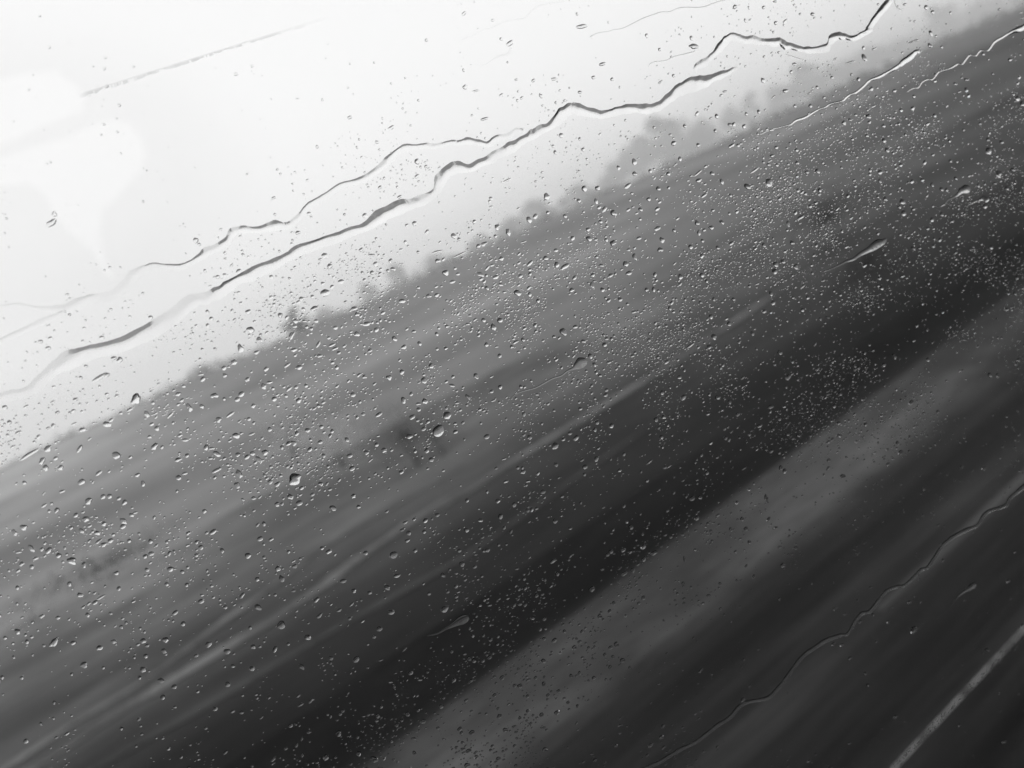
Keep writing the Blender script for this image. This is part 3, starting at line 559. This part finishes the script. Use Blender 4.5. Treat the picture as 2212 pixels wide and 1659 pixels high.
add(1600, 1800, .2, [(1225,120,60,60,0),(1895,65,60,50,10),(1040,225,60,40,20),(955,435,65,50,-15),(1130,475,60,50,40),(300,585,55,45,0),(615,745,60,55,20),(1570,650,55,60,30),(765,645,55,50,0),(840,965,50,60,-70),(565,1115,60,60,-40),(160,765,50,45),(375,1605,100,75,50),(1320,530,50,50,-30),(1190,1550,50,45),(810,1500,55,35,60),(600,1285,50,30,20),(60,970,50,45,20),
 (360,1235,60,45,-45),(1250,1375,50,40,40),(1395,1385,55,45,-40),(1095,765,65,30,65),(1025,720,60,35,50),(210,1435,45,40),(705,1145,50,35,20),(935,80,50,30,20),(1580,40,55,50,-50),(1170,75,45,40)])
add(800, 2100, .2, [(465,195,70,65,0),(790,335,65,60,20),(970,310,65,45,15),(830,450,95,60,-70),(565,450,50,55,0),(2035,185,100,85,-30),(1490,470,95,45,15),(1740,165,65,50,0),(570,750,95,65,-25),(1615,575,60,55,0),(1970,540,70,55,-20),(1780,595,50,45),(2075,410,85,45,10),(825,945,90,100,0),(1115,1075,70,75,-50),(240,1230,75,65,-20),(525,1180,65,55,-20),(755,1205,85,50,65),
 (40,1155,60,80,-40),(1640,1310,100,60,55),(1045,1395,80,50,-40),(510,1415,60,55),(245,1585,55,65,-45),(1585,720,75,30,45),(1565,875,50,40,20),(1705,905,55,35,40),(1900,1325,65,22,15),(2160,1205,100,22,45),(2010,810,85,60,0),(1825,1070,45,55,70),(715,20,65,35,25),(305,1390,60,40,-30),(960,575,60,30,5),(860,670,40,25,20)])
add(2400, 1700, .2, [(1800,355,65,45,-60),(1640,680,85,45,-70),(1325,730,45,50,-50),(1380,905,50,50,-45),(755,1340,65,35,-80),(1820,1400,50,50),(940,215,50,35,75),(380,290,90,28,40),(590,340,80,18,35),(1400,360,70,22,30),(1665,910,70,35,65),(1260,1020,60,40,-50),(1045,85,45,35,45),(795,1025,35,40),(355,490,45,35,30),(105,765,50,28,70),(1205,30,55,35,65),(1510,1525,50,45),(290,390,50,25,80),(105,205,50,35,75),(870,1240,45,35),(875,295,35,25,35)])
add(1600, 2400, .2, [(1190,775,65,55,50),(1780,360,50,60,0),(1445,505,60,55,60),(2165,570,40,55,0),(1745,665,50,45,-30),(970,1100,60,50,50),(1280,1045,55,50,40),(1425,1085,55,50,30),(1030,1245,70,55,-30),(150,1155,60,60),(725,1540,60,50,40),(1460,1460,70,60,-40),(1275,885,45,45),(1495,875,45,45),(2110,435,45,45),(1835,635,45,45),(1990,685,45,45),(1670,910,40,40),(800,225,60,28,50),
 (685,230,45,45),(650,150,35,45),(1330,45,45,45),(485,710,50,50),(610,930,65,30,40),(455,400,35,50),(1150,1635,50,40,40),(620,1630,80,50,30),(560,1280,40,45),(1190,1120,40,40),(1365,685,55,40,30)])
add(800, 2400, .2, [(1445,1285,70,70),(1665,1505,65,60),(1825,1570,95,80,-30),(1310,1545,60,75),(740,1565,85,35,45),(225,1490,85,30,45),(990,1415,60,30,60),(1040,975,100,25,30),(1140,940,65,30,45),(1055,1520,40,55),(925,1205,55,40,20),(1050,1340,70,25,70),(610,1115,60,25,35),(395,1060,60,40),(110,1025,65,55,-30),(300,1050,60,30,30),(2045,780,35,50),(1360,1100,60,25,75),(1125,1275,65,25,20),(1855,1150,45,45),(1010,880,60,28,40)])
add(3000, 2000, .25, [(130,460,45),(1265,1020,80,70),(800,950,35),(1225,780,35),(1515,420,40),(710,1265,35),(100,755,35),(640,1150,35),(570,840,30),(2075,600,40)])
add(0, 750, .25, [(1030,1450,65,55),(865,1600,170,40,30),(960,1015,40,25,10),(415,1350,55,35,10),(350,1295,45,40),(435,1265,50,35,20),(1800,1030,40,30),(440,270,110,60,30),(465,190,55,55)])

# drop duplicates of the overlapping views
D.sort(key=lambda d: -d[2]*d[3])
keep = []
for d in D:
    if all((d[0]-e[0])**2+(d[1]-e[1])**2 > (.36*(d[2]+e[2])*.8)**2 for e in keep): keep.append(d)
D = keep

KINDS = [0, 0, 0, 1, 1, 2, 0, 3]
def placed(x, y, a, b_, an):
    """centre, in-plane axes (length vector, breadth vector) on the pane, in metres"""
    r_ = math.radians(an); c = uv(x, y); e = uv(x+math.cos(r_)*a/2, y-math.sin(r_)*a/2)-c; f = uv(x-math.sin(r_)*b_/2, y-math.cos(r_)*b_/2)-c
    L = np.linalg.norm(e); e1 = e/L; f1 = np.array([-e1[1], e1[0]]); return c, e1*L, f1*np.linalg.norm(f)
N_BIG = 292
big, rest = D[:N_BIG], D[N_BIG:]
blobs = []
for i in range(40):
    V, Fc = blob(8, 26, .14, 300+i, KINDS[i % 8])
    me = mesh_from('raindrop', V, Fc, m_water); me.polygons[len(me.polygons)-1].use_smooth = False; blobs.append(me)
slim = []
for i in range(12):
    V, Fc = blob(8, 26, .06, 500+i, (0, 3, 1)[i % 3])
    me = mesh_from('raindrop', V, Fc, m_water); me.polygons[len(me.polygons)-1].use_smooth = False; slim.append(me)

def band(x, y):
    d = ray(x, y); ph = math.degrees(math.atan2(-d[2], d[1]))
    if ph < -1.5:
        return 'the bright sky' if ph < -9 else 'the pale sky just above the hill'
    for lim, nm in ((2, 'the skyline'), (6, 'the upper hillside'), (11, 'the grey lower hillside'), (15, 'the field above the ruts'), (19.5, 'the pale wheel ruts'), (24, 'the dark side of the field'), (28.6, 'the black ditch'), (35.5, 'the gravel shoulder')):
        if ph < lim: return nm
    return 'the dark road'
def shape(a, b_, an):
    q = max(a, b_)/min(a, b_)
    an = an if a >= b_ else an+90
    an = (an+90) % 180-90
    if q < 1.25: return 'round'
    if q > 2.3: return 'streak-like'
    return 'upright oval' if an < -35 or an > 65 else 'slanting oval'
def third(x): return 'left' if x < 560 else 'middle-left' if x < 1106 else 'middle-right' if x < 1660 else 'right'
classes = {}
for d in big: classes.setdefault((shape(*d[2:]), band(*d[:2]), third(d[0])), []).append(d)
ORD = ['largest', 'second largest', 'third largest', 'fourth largest', 'fifth largest', 'sixth largest', 'seventh largest', 'eighth largest', 'ninth largest', 'tenth largest']
LAB = {}
def name_class(ds, sh, bd, where):
    if len(ds) > 6:                       # too many alike: part them from side to side
        xs = sorted(ds, key=lambda d: d[0]); n = 2 if len(ds) <= 12 else 3
        for q, nm in enumerate(('left part', 'right part') if n == 2 else ('left part', 'middle part', 'right part')):
            sub = sorted(xs[len(xs)*q//n:len(xs)*(q+1)//n], key=lambda d: -d[2]*d[3]); label_all(sub, sh, bd, nm+' of the '+where)
    else: label_all(ds, sh, bd, where)
def label_all(ds, sh, bd, where):
    for i, d in enumerate(ds):
        LAB[d] = f"{'only' if len(ds) == 1 else 'smallest' if i == len(ds)-1 else ORD[i]} {sh} raindrop before {bd}, {where} quarter"
for (sh, bd, th_), ds in classes.items(): name_class(ds, sh, bd, th_)
SPECIAL = [((947, 930), "biggest drop of all, glinting below, in the middle of the field"), ((634, 1036), "big lopsided drop with dark brow and slanting white glint"), ((967, 898), "second of two big neighbouring drops, up and right of the biggest"),
           ((295, 860), "dark notched drop on the skyline at the far left"), ((702, 632), "large dome-shaped drop hanging in the sky just above the dark compact tree")]
for (sx_, sy_), lab in SPECIAL:
    d = min(big, key=lambda d: (d[0]-sx_)**2+(d[1]-sy_)**2)
    if (d[0]-sx_)**2+(d[1]-sy_)**2 < 900: LAB[d] = lab
rr = random.Random(5)
for i, d in enumerate(big):
    c, e, f = placed(*d); el = d[2]/d[3]
    me = (slim if el > 2.0 else blobs)[rr.randrange(12 if el > 2.0 else 40)]
    o = link('raindrop', me)
    flip = rr.choice((1, -1))
    mn = min(np.linalg.norm(e), np.linalg.norm(f)); hk = rr.uniform(.48, .63)
    ex = world_from_uv(*e)-world_from_uv(0, 0); fx = (world_from_uv(*f)-world_from_uv(0, 0))
    if np.cross(ex, fx) @ PN < 0: fx = -fx
    if flip < 0: ex, fx = -ex, -fx
    p = world_from_uv(*c, .00001)
    nz_ = PN*mn*hk
    o.matrix_world = Matrix([[ex[k], fx[k], nz_[k], p[k]] for k in range(3)] + [[0, 0, 0, 1]])
    tag(o, LAB[d], 'raindrop', 'raindrops clinging to the glass')

# --- the many small drops: one mass
GRID = np.array([
 [.3, .3, .4, .5, .8, 1.5, 2.5, 3, 4, 5, 7, 12],
 [.5, .8, 1.5, 2.5, 4, 4, 6, 9, 22, 35, 40, 40],
 [1, 1.5, 2.5, 4, 6, 9, 20, 35, 50, 55, 45, 25],
 [1, 2.5, 6, 22, 44, 34, 26, 28, 38, 32, 25, 20],
 [3, 9, 18, 26, 26, 20, 16, 18, 22, 26, 26, 15],
 [12, 20, 22, 20, 13, 11, 10, 16, 30, 25, 10, 5],
 [16, 14, 9, 7, 8, 11, 16, 30, 16, 8, 4, 3],
 [6, 5, 5, 6, 8, 18, 30, 18, 8, 3, 2, 2],
 [3, 3, 4, 8, 20, 25, 10, 7, 4, 2, 2, 2]], float)
GRID[1:4, 7:] *= 1.55; GRID[2:4, 3:7] *= 1.25; GRID[6:, :] *= .85; GRID[0:2, 3:8] *= .55; GRID[5:8, 5:9] *= .8
def dens(x, y):
    gx = np.clip(x/W0*12-.5, 0, 10.999); gy = np.clip(y/H0*9-.5, 0, 7.999); i, j = int(gx), int(gy); a, b_ = gx-i, gy-j
    return (GRID[j, i]*(1-a)+GRID[j, i+1]*a)*(1-b_)+(GRID[j+1, i]*(1-a)+GRID[j+1, i+1]*a)*b_
def in_rivulet(x, y, m=2.5):
    for x0, x1, a, b2 in RIV_QUADS:
        if x0-m < x < x1+m:
            y0 = min(a[1], b2[1], a[3], b2[3])-m; y1 = max(a[1], b2[1], a[3], b2[3])+m
            if y0 < y < y1:
                quad = [(a[0], a[1]), (b2[0], b2[1]), (b2[2], b2[3]), (a[2], a[3])]
                cx_, cy_ = sum(q[0] for q in quad)/4, sum(q[1] for q in quad)/4
                quad = [(cx_+(q[0]-cx_)*1.12+math.copysign(m, q[0]-cx_)*.5, cy_+(q[1]-cy_)*1.12+math.copysign(m, q[1]-cy_)) for q in quad]
                ins = False
                for k in range(4):
                    (xa, ya), (xb, yb) = quad[k], quad[k-1]
                    if (ya > y) != (yb > y) and x < (xb-xa)*(y-ya)/(yb-ya)+xa: ins = not ins
                if ins: return True
    return False
cells = {}
def put(x, y, r_):
    cells.setdefault((int(x//40), int(y//40)), []).append((x, y, r_))
def free(x, y, r_):
    ci, cj = int(x//40), int(y//40)
    for i in (ci-1, ci, ci+1):
        for j in (cj-1, cj, cj+1):
            for (a, b_, q) in cells.get((i, j), ()):
                if (a-x)**2+(b_-y)**2 < (q+r_)**2: return False
    return True
for d in big+rest: put(d[0], d[1], .45*math.sqrt(d[2]*d[3]))
small = [d for d in rest if not in_rivulet(d[0], d[1])]
clx = rng.normal(0, 1, (60, 2))
tries = 0
# drops come in loose flecks: a slow field thins and thickens them
fld = rng.uniform(0, 1, (24, 32))
def fleck(x, y):
    gx, gy = np.clip(x/W0*31, 0, 30.99), np.clip(y/H0*23, 0, 22.99); i, j = int(gx), int(gy); a, b_ = gx-i, gy-j
    v = (fld[j, i]*(1-a)+fld[j, i+1]*a)*(1-b_)+(fld[j+1, i]*(1-a)+fld[j+1, i+1]*a)*b_
    return .12+2.6*v*v*v*1.5
TARGET = 18000; GM = GRID.max()*1.9
for _ in range(220):                    # a fine misting along the glass where the bright road line shows through
    s_ = rng.uniform(-.05, 1.05); x, y = 1932+280*s_+rng.normal(-1, 3.2), 1659-286*s_+rng.normal(-1, 3.2); a = rng.uniform(1.6, 3.4)
    if free(x, y, .4*a): put(x, y, .4*a); small.append((x, y, a*1.2, a*.85, rng.normal(45, 30)))
while len(small) < TARGET and tries < 400000:
    tries += 1
    x, y = rng.uniform(-40, W0+40), rng.uniform(-30, H0+30)
    if rng.uniform() > dens(x, y)*fleck(x, y)/GM: continue
    base = 4.5-1.8*min(1, max(0, x/W0))+.4*min(1, y/H0)
    a = base*math.exp(rng.normal(-.12, .52)); a = min(a, 12)
    q = 1+abs(rng.normal(0, .55)); an = rng.normal(27, 14) if q > 1.25 else rng.uniform(-90, 90)
    L, Bq = a*math.sqrt(q), a/math.sqrt(q)
    if not free(x, y, .5*a) or in_rivulet(x, y): continue
    put(x, y, .45*a); small.append((x, y, L, Bq, an))
pal = [blob(4, 12, .15, 700+i, KINDS[i % 8]) for i in range(16)]
allV, allF, flat = [], [], []; nv = 0
for d in small:
    V, Fc = pal[rng.integers(16)]
    c, e, f = placed(*d); mn = min(np.linalg.norm(e), np.linalg.norm(f))*rng.uniform(.46, .66)
    ex = PU*e[0]+np.array([0, 0, e[1]]); fx = PU*f[0]+np.array([0, 0, f[1]])
    if np.cross(ex, fx) @ PN < 0: fx = -fx
    p = world_from_uv(*c, .00001)
    allV.append(p+V[:, :1]*ex+V[:, 1:2]*fx+V[:, 2:3]*(PN*mn)); allF += [tuple(nv+k for k in fc) for fc in Fc]
    flat += [True]*(len(Fc)-1)+[False]; nv += len(V)
me = bpy.data.meshes.new('fine_raindrops'); me.from_pydata(np.vstack(allV).tolist(), [], allF); me.materials.append(m_water)
me.polygons.foreach_set('use_smooth', flat); me.update()
tag(link('rain_spatter', me), kind='stuff')

# ------------------------------------------------------------------ films on the glass: a painted reflection and a grey streak
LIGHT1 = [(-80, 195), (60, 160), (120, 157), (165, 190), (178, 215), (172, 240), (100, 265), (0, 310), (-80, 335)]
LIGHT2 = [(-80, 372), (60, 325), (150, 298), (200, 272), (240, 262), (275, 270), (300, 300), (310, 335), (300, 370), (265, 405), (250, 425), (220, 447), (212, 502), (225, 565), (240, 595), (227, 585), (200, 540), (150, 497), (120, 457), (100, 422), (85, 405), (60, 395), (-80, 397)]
def sd_poly(x, y, P):
    best, ins = 1e9, False
    for k in range(len(P)):
        (xa, ya), (xb, yb) = P[k], P[k-1]
        dx, dy = xb-xa, yb-ya; s = max(0, min(1, ((x-xa)*dx+(y-ya)*dy)/(dx*dx+dy*dy+1e-9)))
        best = min(best, math.hypot(x-xa-dx*s, y-ya-dy*s))
        if (ya > y) != (yb > y) and x < (xb-xa)*(y-ya)/(yb-ya)+xa: ins = not ins
    return -best if ins else best
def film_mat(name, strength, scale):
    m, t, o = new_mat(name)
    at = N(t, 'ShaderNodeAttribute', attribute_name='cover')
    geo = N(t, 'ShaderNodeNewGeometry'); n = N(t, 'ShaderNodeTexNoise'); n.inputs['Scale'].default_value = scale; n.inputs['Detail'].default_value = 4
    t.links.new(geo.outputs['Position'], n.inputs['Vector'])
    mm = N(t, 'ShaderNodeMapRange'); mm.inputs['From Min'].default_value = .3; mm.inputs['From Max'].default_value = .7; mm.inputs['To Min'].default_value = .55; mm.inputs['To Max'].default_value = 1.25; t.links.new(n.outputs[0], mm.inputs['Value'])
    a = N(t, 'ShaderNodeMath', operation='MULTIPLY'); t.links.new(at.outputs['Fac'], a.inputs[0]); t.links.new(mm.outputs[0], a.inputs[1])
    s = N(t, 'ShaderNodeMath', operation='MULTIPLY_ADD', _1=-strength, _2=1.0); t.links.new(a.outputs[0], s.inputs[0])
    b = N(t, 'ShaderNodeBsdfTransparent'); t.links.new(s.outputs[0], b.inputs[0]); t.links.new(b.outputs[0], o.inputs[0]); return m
def film(name, pts_grid, cover, mat, h):
    nj, ni = len(pts_grid), len(pts_grid[0])
    V = [world_from_uv(*uv(x, y), h) for row in pts_grid for (x, y) in row]
    Fc = [(j*ni+i, j*ni+i+1, (j+1)*ni+i+1, (j+1)*ni+i) for j in range(nj-1) for i in range(ni-1)]
    me = mesh_from(name, V, Fc, mat, smooth=False); at = me.attributes.new('cover', 'FLOAT', 'POINT'); at.data.foreach_set('value', [float(c) for row in cover for c in row])
    return link(name, me)
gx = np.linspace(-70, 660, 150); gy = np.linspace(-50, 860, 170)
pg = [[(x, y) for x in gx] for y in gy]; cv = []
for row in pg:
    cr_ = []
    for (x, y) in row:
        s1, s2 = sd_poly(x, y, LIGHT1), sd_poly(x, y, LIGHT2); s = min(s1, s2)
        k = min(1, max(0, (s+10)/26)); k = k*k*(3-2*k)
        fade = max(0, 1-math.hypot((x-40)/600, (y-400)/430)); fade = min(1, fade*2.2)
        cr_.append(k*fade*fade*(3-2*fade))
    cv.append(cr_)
tag(film('reflection_film', pg, cv, film_mat('painted_reflection', .052, 18), .00002), "thin grey film on the glass imitating a bell-shaped reflection, sky corner", 'painted reflection')  # darkening sheet with a bell-shaped hole, painted to imitate a lamp's reflection
# the straight grey streak, ragged along its lower edge
ax0, ax1 = np.array([168., 207.]), np.array([712., 36.]); dr = (ax1-ax0)/np.linalg.norm(ax1-ax0); pr = np.array([-dr[1], dr[0]])
nl = 240; pg, cv = [], []
jz = np.convolve(rng.normal(0, 1, nl+8), np.ones(5)/3, 'same')[4:-4]; blot = np.convolve(rng.normal(0, 1, nl+12), np.ones(4)/2.2, 'same')[6:-6]
for j in range(7):
    row, cr_ = [], []
    for i in range(nl):
        s = i/(nl-1); wd = 5.2*(1-.25*s)
        q = (j/6*2-1)
        p = ax0+dr*s*np.linalg.norm(ax1-ax0)+pr*(q*wd+(jz[i]*1.3 if q > 0 else 0)); row.append((p[0], p[1]))
        k = (1-max(0, -q)**1.5) if q < 0 else (1 if j < 6 else .0)
        k *= min(1, s*20)*min(1, (1-s)*3.2)*(1.0 if blot[i] < .95 or q < -.2 else .15)
        cr_.append(k)
    pg.append(row); cv.append(cr_)
tag(film('grey_streak', pg, cv, film_mat('streak_grey', .24, 260), .00003), "straight grey streak across the bright sky", 'dirt streak')  # straight grey film on the glass, cause of the streak unknown
print('drops', len(big), 'small', len(small), 'tris', sum(len(f)-2 for f in allF))
